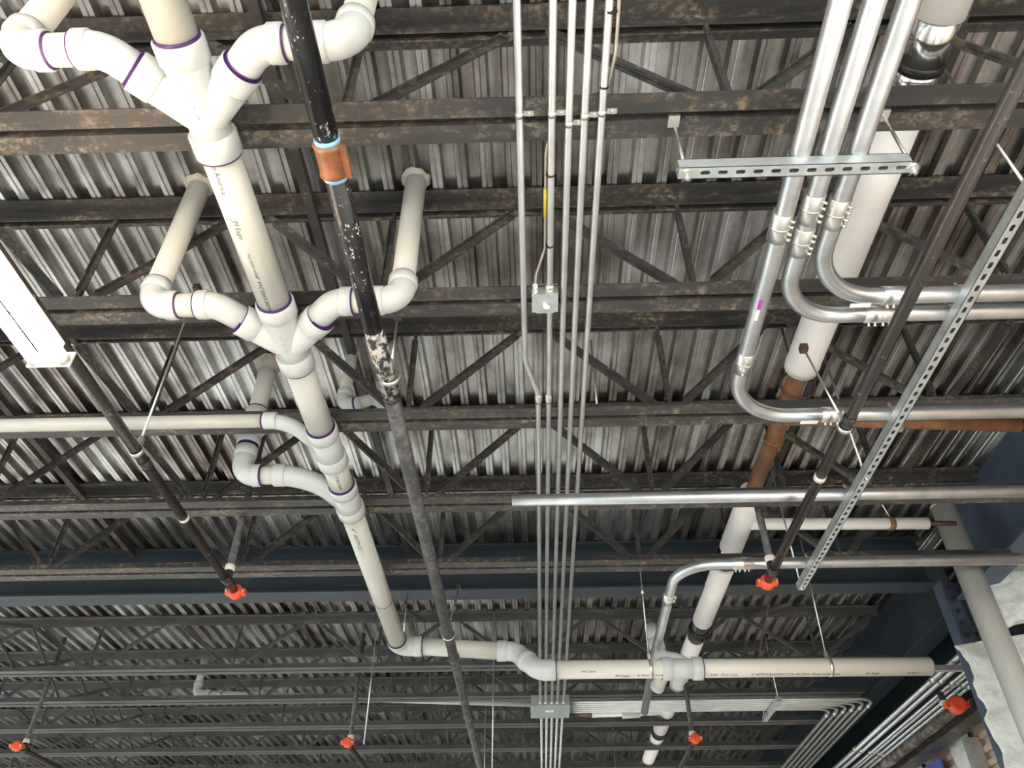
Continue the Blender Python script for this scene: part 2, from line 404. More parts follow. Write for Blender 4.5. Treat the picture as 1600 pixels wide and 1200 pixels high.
def branch(s, y, label, topz=4.43):
    t = thing('drain_branch', label, 'pipe', (XT+s*.463, y, ZP), 'branch pipes of the white drain rising through the deck')
    xr = XT+s*.466
    cut = .045
    # 45 degree bend out of the wye
    cx = .215 if y < 1.5 else .222; corner = Vector(P(XT+s*cx, y))
    pth = fillet([corner+Vector((-s*.10, .10, 0)), corner, P(XT+s*.27, y)], .11)
    m = MB().tube(pth, RB*1.12, 28); m.hub(P(XT+s*.243, y), P(XT+s*.288, y), RB*1.23, 28)
    m.build('bend_fitting', 'fit', t)
    cyl('pipe', P(XT+s*.27, y), P(XT+s*.39, y), RB, 'pvc', t, 28)
    ring(t, P(XT+s*.290, y), XA, RB*1.12, .005); ring(t, P(XT+s*.359, y), XA, RB*1.10, .009)
    m = MB().tube(fillet([P(XT+s*.375, y), P(xr, y), (xr, y, ZP+.10)], .072, 12), RB*1.14, 28)
    m.hub(P(XT+s*.360, y), P(XT+s*.405, y), RB*1.24, 28); m.hub((xr, y, ZP+.072), (xr, y, ZP+.115), RB*1.24, 28)
    m.build('elbow', 'fit', t)
    cyl('riser', (xr, y, ZP+.10), (xr, y, topz), RB, 'pvc', t, 28)
    ring(t, (xr, y, ZP+.117), ZA, RB*1.14, .004)
    m = MB(); n = 18; a = []
    for k in range(n):
        rr = RB*(1.25+.3*random.random()); a.append((xr+rr*math.cos(2*PI*k/n), y+rr*math.sin(2*PI*k/n), ZD-.002))
    b = [(xr+RB*1.02*math.cos(2*PI*k/n), y+RB*1.02*math.sin(2*PI*k/n), ZD-.02) for k in range(n)]
    m.add(a+b, [(k, (k+1) % n, n+(k+1) % n, n+k) for k in range(n)], True); m.build('sealant_collar', 'cement', t)
    return t
cyl('pipe', P(XT, .2), P(XT, .99), RT, 'pvc', trunk, 32)
double_wye(1.205)
cyl('pipe', P(XT, 1.33), P(XT, 2.03), RT, 'pvc', trunk, 32)
double_wye(2.195)
cyl('pipe', P(XT, 2.33), P(XT, 2.80), RT, 'pvc', trunk, 32)
def side_wye(y0, y1, r, xb, yb):
    m = MB().tube([P(XT, y0), P(XT, y1)], RT*1.12, 28)
    m.hub(P(XT, y0), P(XT, y0+.07), RT*1.2, 28); m.hub(P(XT, y1-.075), P(XT, y1), RT*1.23, 28)
    m.tube(fillet([P(xb, yb), P(XT-.13, yb+.005), P(XT+.0, y1-.06)], .30), r*1.13, 24)
    m.hub(P(xb-.004, yb), P(xb+.055, yb), r*1.26, 24)
    m.build('wye_fitting', 'fit', trunk)
    ring(trunk, P(XT, y0-.004), YA, RT*1.08, .010)
side_wye(2.755, 3.04, .0302, -1.165, 2.70)
cyl('pipe', P(XT, 3.0), P(XT, 3.27), RT, 'pvc', trunk, 32)
side_wye(3.225, 3.50, RB, -1.235, 3.135)
YE = 5.25; ZE = 3.635
cyl('pipe', P(XT, 3.46), (XT, YE-.06, ZE), RT, 'pvc', trunk, 32)
ring(trunk, P(XT, 4.52, 3.648), YA, RT*1.03, .006, 'ink', 'joint_line')
m = MB().tube(fillet([(XT, YE-.12, ZE), (XT, YE, ZE), (XT+.15, YE, ZE)], .085, 12), RT*1.12, 30)
m.hub((XT, YE-.125, ZE), (XT, YE-.08, ZE), RT*1.16, 28); m.hub((XT+.10, YE, ZE), (XT+.16, YE, ZE), RT*1.17, 28)
m.build('elbow', 'fit', trunk)
ring(trunk, (XT, YE-.126, ZE), YA, RT*1.13, .006, 'ink', 'joint_line'); ring(trunk, (XT+.162, YE, ZE), XA, RT*1.13, .005, 'ink', 'joint_line')
cyl('pipe', (XT+.14, YE, ZE), (-.24, YE, 3.595), RT, 'pvc', trunk, 32)
y2, z2 = 5.12, 3.415
m = MB().tube(fillet([(-.235, YE, 3.595), (-.13, YE, 3.59), (.02, y2, z2), (.13, y2, z2)], .09, 10), RT*1.10, 28)
m.hub((-.255, YE, 3.596), (-.19, YE, 3.594), RT*1.2, 28); m.hub((.045, y2, z2), (.135, y2, z2), RT*1.17, 28)
pa = Vector((-.055, (YE+y2)/2, 3.5025)); dd = Vector((.15, y2-YE, z2-3.59)).normalized()
m.hub(pa-dd*.03, pa+dd*.03, RT*1.19, 28); m.build('offset_bend', 'fit', trunk)
ring(trunk, (.137, y2, z2), XA, RT*1.14, .004)
XE = 2.60
cyl('pipe', (.13, y2, z2), (XE, 5.20, 3.435), RT, 'dirty', trunk, 32)
ring(trunk, (XE-.002, 5.20, 3.435), XA, RT*1.01, .004, 'ink', 'joint_line')
# tee on the last run
yt, zt = y2+.03, z2+.007
m = MB().tube([(.83, yt, zt), (1.09, yt, zt)], RT*1.10, 28).hub((.83, yt, zt), (.895, yt, zt), RT*1.26, 28).hub((1.03, yt, zt), (1.095, yt, zt), RT*1.26, 28)
m.tube(fillet([(1.04, yt, zt), (.94, yt+.03, zt+.07), (.845, yt+.06, zt+.10), (.83, yt+.09, zt+.22)], .07), RB*1.05, 24)
m.hub((.835, yt+.075, zt+.16), (.828, yt+.093, zt+.23), RB*1.22, 24)
m.build('wye_fitting', 'fit', trunk); ring(trunk, (1.097, yt, zt), XA, RT*1.2, .006)
cyl('pipe', (.832, yt+.08, zt+.2), (.81, yt+.12, zt+.34), RB, 'fit', trunk)
# printing
UPX = Vector((1, 0, 0))
def on_y(y, text, size, x=XT, z=ZP, ang=0, mat='ink', r=RT, par=trunk, st=1):
    # reading away from the camera, glyph tops to the right
    up = Vector((math.cos(ang), 0, math.sin(ang)))
    lettering(text, (x, y, z), (0, 1, 0), up, r, size, mat, par, stretch=st)
on_y(1.355, 'in America', .024, ang=-.1); on_y(1.56, 'JM Eagle', .024, ang=-.1); on_y(1.70, 'PVC-DWV 4 IN', .015, ang=-.05)
on_y(1.80, '4"  PVC DWV ASTM D2665 SCH 40 NSF', .020, ang=-.05)
on_y(3.07, '4" PVC DWV', .022, ang=.2); on_y(3.55, '4"  ASTM D1785 PVC SCH 40 NSF-DWV', .028, ang=.0, z=3.66, st=1.7); on_y(4.56, 'JM Eagle   4" PVC', .026, ang=.0, z=3.648, st=1.7)
def on_x(x, text, size, ang=0): 
    up = Vector((0, -math.cos(ang), math.sin(ang)))
    dv = Vector((XE-.13, .08, .02)).normalized(); up = (up-dv*up.dot(dv)).normalized()
    lettering(text, (x, y2+.0324*(x-.13), z2+.0081*(x-.13)), dv, up, RT, size, 'ink', trunk)
on_x(.30, 'PVC DWV', .02, 1.0); on_x(.52, 'JM Eagle', .028, .45); on_x(.66, '4" PVC SCH 40 DWV', .028, .45)
on_x(1.14, 'NSF   PVC 1120', .026, .45); on_x(1.40, '4" ASTM D2665 PVC SCH 40 DWV', .026, .45); on_x(1.80, 'Made in America', .026, .45); on_x(2.15, 'JM Eagle', .026, .45); on_x(2.42, '4" PVC', .026, .45)

tb = [branch(-1, 1.015, 'white drain branch at the top left corner, bending up to the deck'), branch(1, 1.015, 'white drain branch crossing behind the thick black pipe at the top edge'),
      branch(-1, 1.988, 'white drain branch left of the trunk, its riser meeting the deck at upper left'), branch(1, 1.988, 'white drain branch with teal printing on its riser, right of the black pipe')]
lettering('4" PVC DWV  NSF', (-.464, 1.988, 3.86), (0, 0, 1), (1, 0, 0), RB, .022, 'ink_blue', tb[3])

# small branch to the far left
t = thing('drain_branch', 'long thin white drain pipe running level off the left edge of the photo', 'pipe', (-3.2, 2.68, ZP))
cyl('pipe', (-4.2, 2.68, ZP-.01), (-1.16, 2.70, ZP), .0302, 'pvc', t); ring(t, (-1.172, 2.70, ZP), XA, .037, .005)
# third riser: down, sweep tee, elbow, into the second single wye
t = thing('drain_branch', 'white drain branch dropping behind the long thin level pipe, with a sweep tee and elbow', 'pipe', (-1.42, 3.135, ZP))
xr, yr = -1.405, 3.135
cyl('riser', (xr, yr, 4.05), (xr, yr, 4.40), RB, 'pvc', t); 
m = MB().tube([(xr, yr, 3.86), (xr, yr, 4.06)], RB*1.15, 24).hub((xr, yr, 4.01), (xr, yr, 4.065), RB*1.27).hub((xr, yr, 3.845), (xr, yr, 3.89), RB*1.27)
m.tube(fillet([(xr, yr, 3.87), (xr+.02, yr, 3.97), (xr+.19, yr, 4.0)], .09), RB*1.06, 20)
m.build('sweep_tee', 'fit', t); ring(t, (xr, yr, 4.07), ZA, RB*1.18, .005); ring(t, (xr, yr, 3.842), ZA, RB*1.2, .006)
m = MB().tube(fillet([(xr, yr, 3.83), (xr, yr, ZP), (-1.30, yr, ZP)], .075, 12), RB*1.14, 26)
m.hub((xr, yr, 3.775), (xr, yr, 3.83), RB*1.22).hub((-1.345, yr, ZP), (-1.30, yr, ZP), RB*1.24); m.build('elbow', 'fit', t)
ring(t, (-1.298, yr, ZP), XA, RB*1.2, .008); cyl('pipe', (-1.31, yr, ZP), (-1.22, yr, ZP), RB, 'pvc', t)
m = MB(); n = 16
a = [(xr+RB*(1.6+.5*random.random())*math.cos(2*PI*k/n), yr+RB*1.7*math.sin(2*PI*k/n), ZD-.002) for k in range(n)]
b = [(xr+RB*1.05*math.cos(2*PI*k/n), yr+RB*1.05*math.sin(2*PI*k/n), ZD-.07) for k in range(n)]
m.add(a+b, [(k, (k+1) % n, n+(k+1) % n, n+k) for k in range(n)], True); m.build('sealant_collar', 'cement', t)
# vent pipes close to the deck
t = thing('vent_pipe', 'small white vent pipes with a tee close to the deck, behind the black pipe', 'pipe', (-.93, 3.03, 4.0))
cyl('riser', (-.93, 3.03, 4.04), (-.93, 3.03, 4.40), .030, 'pvc', t)
m = MB().tube(fillet([(-.93, 3.03, 4.08), (-.93, 3.03, 4.0), (-.83, 3.01, 4.0)], .045), .035, 20).hub((-.93, 3.03, 4.06), (-.93, 3.03, 4.10), .038); m.build('elbow', 'fit', t)
ring(t, (-.865, 3.015, 4.0), (.1, -.02, 0), .036, .01)
cyl('pipe', (-.86, 3.016, 4.0), (-.72, 2.99, 4.03), .030, 'fit', t)
m = MB().tube([(-.72, 2.99, 3.97), (-.72, 2.99, 4.12)], .040, 22).hub((-.72, 2.99, 4.08), (-.72, 2.99, 4.14), .045).tube([(-.78, 3.0, 4.015), (-.72, 2.99, 4.03)], .037, 20)
m.build('tee_fitting', 'fit', t); cyl('riser', (-.72, 2.99, 4.12), (-.72, 2.99, 4.395), .036, 'pvc', t)
# white pipe beyond the girder at left
t = thing('drain_pipe', 'thin white pipe with an elbow drop beyond the blue girder, lower left', 'pipe', (-3.2, 7.42, 4.05))
cyl('riser', (-3.2, 7.42, 4.11), (-3.2, 7.42, 4.39), .032, 'fit', t)
m = MB().tube(fillet([(-3.2, 7.42, 4.15), (-3.2, 7.42, 4.05), (-3.07, 7.43, 4.05)], .05), .038, 20).hub((-3.2, 7.42, 4.12), (-3.2, 7.42, 4.16), .042).hub((-3.11, 7.43, 4.05), (-3.07, 7.43, 4.05), .042); m.build('elbow', 'fit', t)
cyl('pipe', (-3.08, 7.43, 4.05), (.2, 7.86, 4.05), .030, 'fit', t)
MB().tube([(-3.0, 7.44, 4.05), (-2.965, 7.445, 4.05)], .039, 16).build('clamp', 'zinc', t)

# ------------------------------------------------------------------ threaded rods and hangers
def hanger(x, y, zp, r, ztop, label, axis='y', clamp=True, split=False, tilt=(0, 0), kind='ring', grp=None):
    t = thing('pipe_hanger', label, 'hanger', (x, y, zp), grp)
    d = Vector((0, 1, 0)) if axis == 'y' else Vector((1, 0, 0)); u = Vector((1, 0, 0)) if axis == 'y' else Vector((0, 1, 0))
    m = MB(); c = Vector((x, y, zp)); n = 28; a = []
    hw = .011; R1 = r+.0015; R2 = r+.0045
    pts = [(math.cos(PI*2*k/n+PI/2), math.sin(PI*2*k/n+PI/2)) for k in range(n)]
    V = []
    for rr in (R1, R2):
        for s in (-hw, hw):
            V += [c+u*(rr*px)+ZA*(rr*pz)+d*s for px, pz in pts]
    fs = []
    for k in range(n):
        k2 = (k+1) % n
        fs += [(2*n+k, 2*n+k2, 3*n+k2, 3*n+k), (k2, k, n+k, n+k2), (k, k2, 2*n+k2, 2*n+k), (n+k2, n+k, 3*n+k, 3*n+k2)]
    m.add(V, fs, True)
    m.box(c+ZA*(r+.022)+u*0, (.022 if axis == 'y' else .02, .02 if axis == 'y' else .022, .036))
    m.build('ring', 'zinc', t)
    top = Vector((x+tilt[0], y+tilt[1], ztop))
    cyl('rod', c+ZA*(r+.02), top, .0048, 'zinc', t, 8)
    MB().tube([c+ZA*(r+.036), c+ZA*(r+.048)], .010, 6, smooth=False).build('nut', 'zinc', t)
    if split:
        q = c+(top-c)*.55; MB().tube([q-ZA*.03, q-ZA*.028, q+ZA*.028, q+ZA*.03], [.005, .011, .011, .005], 8).build('turnbuckle', 'zinc', t)
    if clamp: MB().box(top, (.03, .035, .03)).build('beam_clamp', 'bolt', t)
    return t

# ------------------------------------------------------------------ thick black pipe
XB, ZB = -.528, 3.476
t = thing('black_pipe', 'thick black wet-looking pipe running the height of the photo, with an orange-brown coupling', 'pipe', (XB, 0, ZB))
RBk = .034
cyl('pipe', (XB-.012, .15, ZB), (XB-.01, 1.245, ZB), RBk, 'black', t, 28)
MB().tube([(XB-.01, 1.185, ZB), (XB-.01, 1.20, ZB)], RBk*1.06, 28).build('tape_band', 'tape', t); MB().tube([(XB-.01, 1.305, ZB), (XB-.01, 1.317, ZB)], RBk*1.05, 28).build('tape_band', 'tape', t)
m = MB().tube([(XB-.01, 1.20, ZB), (XB-.01, 1.205, ZB), (XB-.01, 1.215, ZB), (XB-.01, 1.29, ZB), (XB-.01, 1.30, ZB), (XB-.01, 1.305, ZB)], [RBk*1.1, RBk*1.28, RBk*1.2, RBk*1.2, RBk*1.28, RBk*1.1], 28)
m.box((XB+.033, 1.252, ZB-.02), (.02, .10, .012)); m.build('coupling', 'copper', t)
cyl('pipe', (XB-.01, 1.29, ZB), (XB-.008, 1.95, ZB), RBk, 'black', t, 28)
cyl('scuffed_sleeve', (XB-.008, 1.94, ZB), (XB, 2.31, ZB), RBk*1.03, 'blackpatch', t, 28)
MB().tube([(XB, 2.30, ZB), (XB, 2.32, ZB)], RBk*1.1, 28).build('joint_band', 'darkband', t)
cyl('pipe', (XB, 2.31, ZB), (XB, 5.06, ZB), RBk*.95, 'blackmatte', t, 28)
MB().tube([(XB, 5.03, ZB), (XB, 5.08, ZB)], RBk*1.12, 28).build('joint_band', 'blackmatte', t)
cyl('pipe', (XB, 5.06, ZB), (XB, 13.5, ZB), RBk*.88, 'blackmatte', t, 24)
hanger(XB+.01, 2.20, ZB, RBk*1.05, 3.80, 'thin rod hanger holding the scuffed part of the thick black pipe')
hanger(XB, 4.66, ZB, RBk, 4.03, 'thin rod hanger on the thick black pipe just below the blue girder', tilt=(-.0, .52))

# ------------------------------------------------------------------ sprinkler lines
def grooved_cap(parent, x, y, z, r, face=-1):
    m = MB(); m.tube([(x, y+.01, z), (x, y, z), (x, y-.035*1, z), (x, y-.045, z)][::1], [r*1.5, r*1.75, r*1.75, r*1.2], 20)
    m.box((x+r*1.9, y-.018, z), (r*.9, .04, r*1.3)).box((x-r*1.9, y-.018, z), (r*.9, .04, r*1.3))
    m.build('coupling', 'redcap', parent)
    MB().tube([(x-r*1.95, y-.055, z), (x-r*1.95, y+.03, z)], .006, 8).tube([(x+r*1.95, y-.055, z), (x+r*1.95, y+.03, z)], .006, 8).build('bolt', 'zinc', parent)
def sprinkler(x, y0, y1, z, label, capy, r=.0225, dropy=None, joints=(), back=False, droptop=4.38, dropx=0):
    t = thing('sprinkler_pipe', label, 'pipe', (x, y0, z), 'black sprinkler pipes')
    cyl('pipe', (x, y0, z), (x, y1, z), r, 'sprink', t)
    if capy is not None:
        if back: grooved_cap(t, x, capy, z, r)
        else:
            m = MB().tube([(x, capy, z), (x, capy+.02, z), (x, capy+.05, z), (x, capy+.06, z)], [r*1.3, r*1.75, r*1.75, r*1.2], 20)
            m.box((x+r*1.9, capy+.035, z), (r*.9, .04, r*1.3)).box((x-r*1.9, capy+.035, z), (r*.9, .04, r*1.3)); m.build('coupling', 'redcap', t)
            MB().tube([(x-r*1.95, capy, z), (x-r*1.95, capy+.07, z)], .006, 8).tube([(x+r*1.95, capy, z), (x+r*1.95, capy+.07, z)], .006, 8).build('bolt', 'zinc', t)
    if dropy is not None:
        MB().tube([(x, dropy, z), (x, dropy, z+.07)], r*1.0, 16).tube([(x, dropy-.045, z), (x, dropy+.045, z)], r*1.2, 18).build('tee', 'sprink', t)
        MB().hub((x, dropy, z+.05), (x, dropy, z+.085), r*1.15).build('thread_seal', 'pale', t)
        MB().tube(fillet([(x, dropy, z+.08)]+([(x, dropy, 3.88), (x+dropx, dropy, 3.92), (x+dropx, dropy, droptop)] if dropx else [(x, dropy, droptop)]), .03) if dropx else [(x, dropy, z+.08), (x, dropy, droptop)], r*.85, 16).build('drop_nipple', 'blackmatte', t)
    for j in joints:
        MB().tube([(x, j-.028, z), (x, j+.028, z)], r*1.12, 18).build('joint', 'sprink', t)
    return t
sl = sprinkler(-1.603, .4, 3.86, 3.42, 'black sprinkler pipe at left, beside the lit fluorescent lamp', 3.86, dropy=3.745, joints=(2.66,))
MB().tube([(-1.603, 3.095, 3.42), (-1.603, 3.115, 3.42)], .0235, 18).build('pale_band', 'pale', sl)
sr = sprinkler(1.238, .5, 3.84, 3.42, 'black sprinkler pipe at right, crossing below the long slotted strut and the conduits', 3.84, dropy=3.745, dropx=.17, joints=(2.45,))
MB().tube([(1.238, 2.84, 3.42), (1.238, 2.87, 3.42)], .0245, 18).build('pale_band', 'pale', sr)
hanger(-1.603, 2.565, 3.42, .023, 4.38, 'thin rod hanger holding the left sprinkler pipe', tilt=(0, 0))
hanger(1.238, 2.50, 3.42, .023, 3.86, 'thin rod hanger holding the right sprinkler pipe', tilt=(-.05, .02))
for (x, lb) in ((-4.30, 'at the bottom left corner'), (-1.55, 'at the bottom edge left of the black pipe'), (1.29, 'bottom edge right of the junction box')):
    sprinkler(x, 6.76, 12.5, 3.42, 'black sprinkler pipe with orange end coupling, '+lb, 6.76, back=True, dropy=6.845, dropx=.16 if x > 0 else 0)

# ------------------------------------------------------------------ fluorescent lamp
t = thing('fluorescent_lamp', 'lit fluorescent strip lamp with two bare tubes at the left edge', 'lamp', (-1.32, .35, 3.05))
MB().bb(-1.337, -1.293, -.85, 1.56, 3.03, 3.08).build('housing', 'lampbody', t)
for x in (-1.355, -1.275):
    cyl('tube', (x, -.84, 3.018), (x, 1.55, 3.018), .0165, 'tube', t, 18)
    MB().tube([(x, 1.545, 3.018), (x, 1.565, 3.018)], .018, 14).build('end_cap', 'tubecap', t)
for yy in (1.565,): MB().bb(-1.375, -1.255, yy, yy+.006, 3.0, 3.05).build('end_plate', 'lampbody', t)
MB().tube([(-1.31, -.5, 3.08), (-1.31, -.5, 4.39)], .003, 6).tube([(-1.31, .85, 3.08), (-1.31, .85, 4.39)], .003, 6).build('suspension_wire', 'zinc', t)

def fill_lamp_housing(x, y, L):  # lamp housings added around the unseen fill lights
    t = thing('fluorescent_lamp', 'added strip lamp housing around a fill light, out of view', 'lamp', (x, y, 3.05), 'added fill lamps out of view')
    MB().bb(x-.07, x+.07, y-L/2, y+L/2, 3.03, 3.08).build('housing', 'lampbody', t)
    for dx in (-.04, .04): cyl('tube', (x+dx, y-L/2+.02, 3.01), (x+dx, y+L/2-.02, 3.01), .0165, 'lampbody', t, 12)
    for dy in (-L/3, L/3): MB().tube([(x, y+dy, 3.08), (x, y+dy, 4.39)], .003, 6).build('suspension_wire', 'zinc', t)
for (x, y, L_, pw, c_) in FILL_LAMPS: fill_lamp_housing(x, y, L_)

# ------------------------------------------------------------------ five thin conduits and their boxes
ZC = 3.764; RC = .0117
xs = [None, .089, .142, .19, .243]
G5 = 'five thin conduits running away overhead'
labs = ['thin conduit with an offset bend, leftmost of the five parallel ones', 'thin conduit holding the square junction box, second from left of five',
        'thin conduit in the middle of the five parallel ones', 'thin conduit, fourth from left of the five parallel ones', 'thin conduit, rightmost of the five, with armoured cable tied to it at the top']
YBX = 6.90
for i in range(5):
    if i == 0:
        pts = fillet([(-.010, .3, ZC), (-.014, 2.45, ZC), (.040, 2.68, ZC), (.040, YBX, ZC)], .25, 6)
    else:
        x = xs[i]; pts = [(x, .3, ZC), (x-.002, 2, ZC), (x-.003, YBX, ZC)]
    t = thing('conduit', labs[i], 'conduit', pts[0], G5)
    MB().tube(pts, RC, 16).build('tube', 'emt', t)
    xc = pts[0][0] if i else -.012
    off = [.0, .0, .035, .01, 0][i]
    m = MB().tube([(xc, 1.30+off, ZC), (xc, 1.318+off, ZC)], RC*1.22, 16); m.bb(xc+.008, xc+.045, 1.30+off, 1.318+off, ZC+.004, ZC+.010); m.tube([(xc+.030, 1.309+off, ZC-.004), (xc+.030, 1.309+off, ZC+.018)], .006, 6)
    m.build('strap', 'zinc', t)
    x2 = .040 if i == 0 else xs[i]-.003
    if i < 2: MB().hub((x2, 2.68, ZC), (x2, 2.74, ZC), RC*1.3).build('coupling', 'zinc', t)
    MB().hub((x2, YBX-.035, ZC), (x2, YBX, ZC), RC*1.35).build('connector', 'zinc', t)
    # beyond the large box
    x3 = .05+i*.047
    t2 = thing('conduit', 'thin conduit leaving the far side of the junction box, %s of five' % ['leftmost', 'second from left', 'middle one', 'fourth from left', 'rightmost'][i], 'conduit', (x3, 7.3, ZC), 'five conduits beyond the large junction box')
    cyl('tube', (x3, 7.24, ZC), (x3, 12.8, ZC), RC, 'emt', t2, 12)
    MB().hub((x3, 7.23, ZC), (x3, 7.27, ZC), RC*1.35).build('connector', 'zinc', t2)
t = thing('junction_box', 'large grey junction box where five overhead conduits meet the bundle turning right', 'electrical box', (.13, 6.9, 3.74))
MB().bb(-.04, .29, YBX, 7.23, 3.742, 3.83).build('body', 'jbox', t)
MB().bb(-.046, .296, YBX-.006, 7.236, 3.738, 3.743).build('cover', 'jbox', t)
m = MB(); 
for (x, y) in ((-.03, 6.92), (.28, 6.92), (-.03, 7.21), (.28, 7.21)): m.tube([(x, y, 3.739), (x, y, 3.733)], .007, 8)
m.build('screw', 'zinc', t); MB().bb(.085, .125, 7.02, 7.06, 3.736, 3.738).bb(.13, .155, 7.02, 7.06, 3.7365, 3.738).build('sticker', 'label', t)
# square box on the second conduit
t = thing('junction_box', 'small square metal junction box on the second of the five thin conduits', 'electrical box', (.068, 2.09, 3.735))
bx0, bx1, by0, by1 = .018, .118, 2.045, 2.145
MB().bb(bx0, bx1, by0, by1, 3.742, 3.795).build('body', 'zinc', t)
c = .018; zc0 = 3.736
V = [(bx0+c, by0, 0), (bx1-c, by0, 0), (bx1, by0+c, 0), (bx1, by1-c, 0), (bx1-c, by1, 0), (bx0+c, by1, 0), (bx0, by1-c, 0), (bx0, by0+c, 0)]
MB().add([(x, y, zc0) for x, y, _ in V]+[(x, y, zc0+.007) for x, y, _ in V], [tuple(range(7, -1, -1))]+[(k, (k+1) % 8, 8+(k+1) % 8, 8+k) for k in range(8)]+[tuple(range(8, 16))]).build('cover', 'strut', t); jc = bpy.context.scene.collection.objects[-1]
MB().tube([(.068, 2.095, 3.736), (.068, 2.095, 3.722)], .009, 12).box((.075, 2.098, 3.722), (.02, .012, .008)).build('knob', 'label', jc)
MB().hub((.087, 2.02, ZC), (.087, 2.048, ZC), .017).hub((.031, 2.02, 3.775), (.031, 2.048, 3.775), .013).build('connector', 'zinc', t)
# armoured cables
def mccable(pts, label, ties=()):
    P_ = fillet(pts, .12, 8); fine = []
    for a, b in zip(P_[:-1], P_[1:]):
        L = (b-a).length; n = max(1, int(L/.004))
        for k in range(n): fine.append(a+(b-a)*(k/n))
    fine.append(P_[-1])
    rr = [.0058 if k % 2 else .0046 for k in range(len(fine))]
    t = thing('armoured_cable', label, 'cable', pts[0])
    MB().tube(fine, rr, 10).build('sheath', 'mc', t)
    for (x, y, z, w_) in ties:
        MB().tube([(x, y-.003, z), (x, y+.003, z)], w_, 16).build('cable_tie', 'blackband', t)
    return t
mccable([(.262, .3, 3.762), (.270, 1.12, 3.762), (.255, 1.24, 3.78), (.20, 1.30, 3.84), (.12, 1.42, 3.88)], 'ribbed metal armoured cable tied to the rightmost thin conduit at the top', ((.25, 1.0, ZC, .017), (.243, 1.225, ZC, .0135)))
t = mccable([(.11, 1.34, 3.83), (.071, 1.45, 3.785), (.069, 1.86, 3.785), (.035, 1.98, 3.776), (.031, 2.045, 3.775)], 'ribbed metal armoured cable entering the small square junction box', ((.085, 1.53, ZC, .015), (.085, 1.83, ZC, .015)))
MB().tube([(.0695, 1.60, 3.785), (.0695, 1.72, 3.785)], .0064, 10).build('yellow_marking', 'tag', t)

# ------------------------------------------------------------------ big conduits, struts
R2 = .0295; ZG = 3.56
def screws(m, c, d, perp, n=2, r=.005):
    c = Vector(c); d = Vector(d).normalized(); perp = Vector(perp).normalized()
    for s in (-.036, -.014, .014, .036): m.tube([c+d*s+perp*(R2*1.05), c+d*s+perp*(R2*1.05+.014)], r, 8)
def coupling(par, c, d, perp, L=.11, mat='brass'):
    c = Vector(c); d = Vector(d).normalized()
    m = MB().hub(c-d*L/2, c+d*L/2, R2*1.12, 24, .002).tube([c-d*.003, c+d*.003], R2*1.15, 24); cp = m.build('coupling', mat, par)
    k = MB(); screws(k, c, d, perp); k.build('set_screw', 'zinc', cp)
def big(label, pts, rad, cps, grp, r=R2):
    t = thing('conduit', label, 'conduit', pts[0], grp)
    MB().tube(fillet(pts, rad, 16), r, 26).build('tube', 'steel', t)
    for c, d, perp in cps: coupling(t, c, d, perp)
    return t
GB = 'large galvanised conduits'
b1 = big('large conduit with a purple label, leftmost of the three at upper right, bending right', [(.775, .2, ZG), (.815, 1.8, ZG), (.825, 2.60, ZG), (3.0, 2.60, ZG)], .26,
    [((.806, 1.60, ZG), (.02, 1, 0), (.75, 0, -.8)), ((.823, 2.25, ZG), (0, 1, 0), (-.2, 0, -1)), ((1.26, 2.60, ZG), (1, 0, 0), (0, .6, -.8))], GB)
b2 = big('large conduit, middle of the three at upper right, its bend between the other two', [(.865, .2, ZG), (.892, 1.8, ZG), (.895, 2.01, ZG), (3.0, 2.01, ZG)], .24,
    [((.886, 1.53, ZG), (.015, 1, 0), (.75, 0, -.8)), ((.889, 1.66, ZG), (.015, 1, 0), (.75, 0, -.8)), ((1.25, 2.01, ZG), (1, 0, 0), (0, .6, -.8))], GB)
b3 = big('large conduit, rightmost of the three at upper right, bending right above the others', [(.952, .2, ZG), (.972, 1.6, ZG), (.975, 1.92, ZG), (3.0, 1.92, ZG)], .24,
    [((.969, 1.55, ZG), (.015, 1, 0), (.75, 0, -.8)), ((1.285, 1.92, ZG), (1, 0, 0), (0, .6, -.8))], GB)
b4 = big('large level conduit with an open left end, crossing in front of the five thin conduits', [(-.093, 3.235, ZG), (3.0, 3.228, ZG)], 0, [], GB)
MB().tube([(-.094, 3.235, ZG), (-.085, 3.235, ZG)], R2*.92, 24).build('end_opening', 'darkband', b4)
b5 = big('large level conduit bending away from the camera below the blue girder', [(3.0, 3.935, ZG), (.79, 3.935, ZG), (.815, 5.3, ZG), (.87, 6.5, ZG)], [.22, 0.01],
    [((1.145, 3.935, ZG), (1, 0, 0), (0, .6, -.8)), ((.795, 4.36, ZG), (0, 1, 0), (1, 0, -.3))], GB)
b5b = None if True else big('short conduit stub hanging past the white pipe, just right of the large junction box', [(.80, 5.72, 3.50), (.84, 6.55, 3.47)], 0, [], None)
MB().bb(.80, .812, 1.90, 1.945, ZG-R2-.001, ZG-R2+.003).build('purple_label', 'ltpurple', b1); MB().bb(.80, .812, 1.95, 2.0, ZG-R2-.001, ZG-R2+.003).build('white_label', 'label', b1)
MB().bb(1.12, 1.19, 2.60, 2.62, ZG-R2-.0012, ZG-R2+.004).build('white_label', 'label', b1); MB().bb(1.12, 1.19, 1.93, 1.945, ZG-R2-.0012, ZG-R2+.004).build('white_label', 'label', b3)

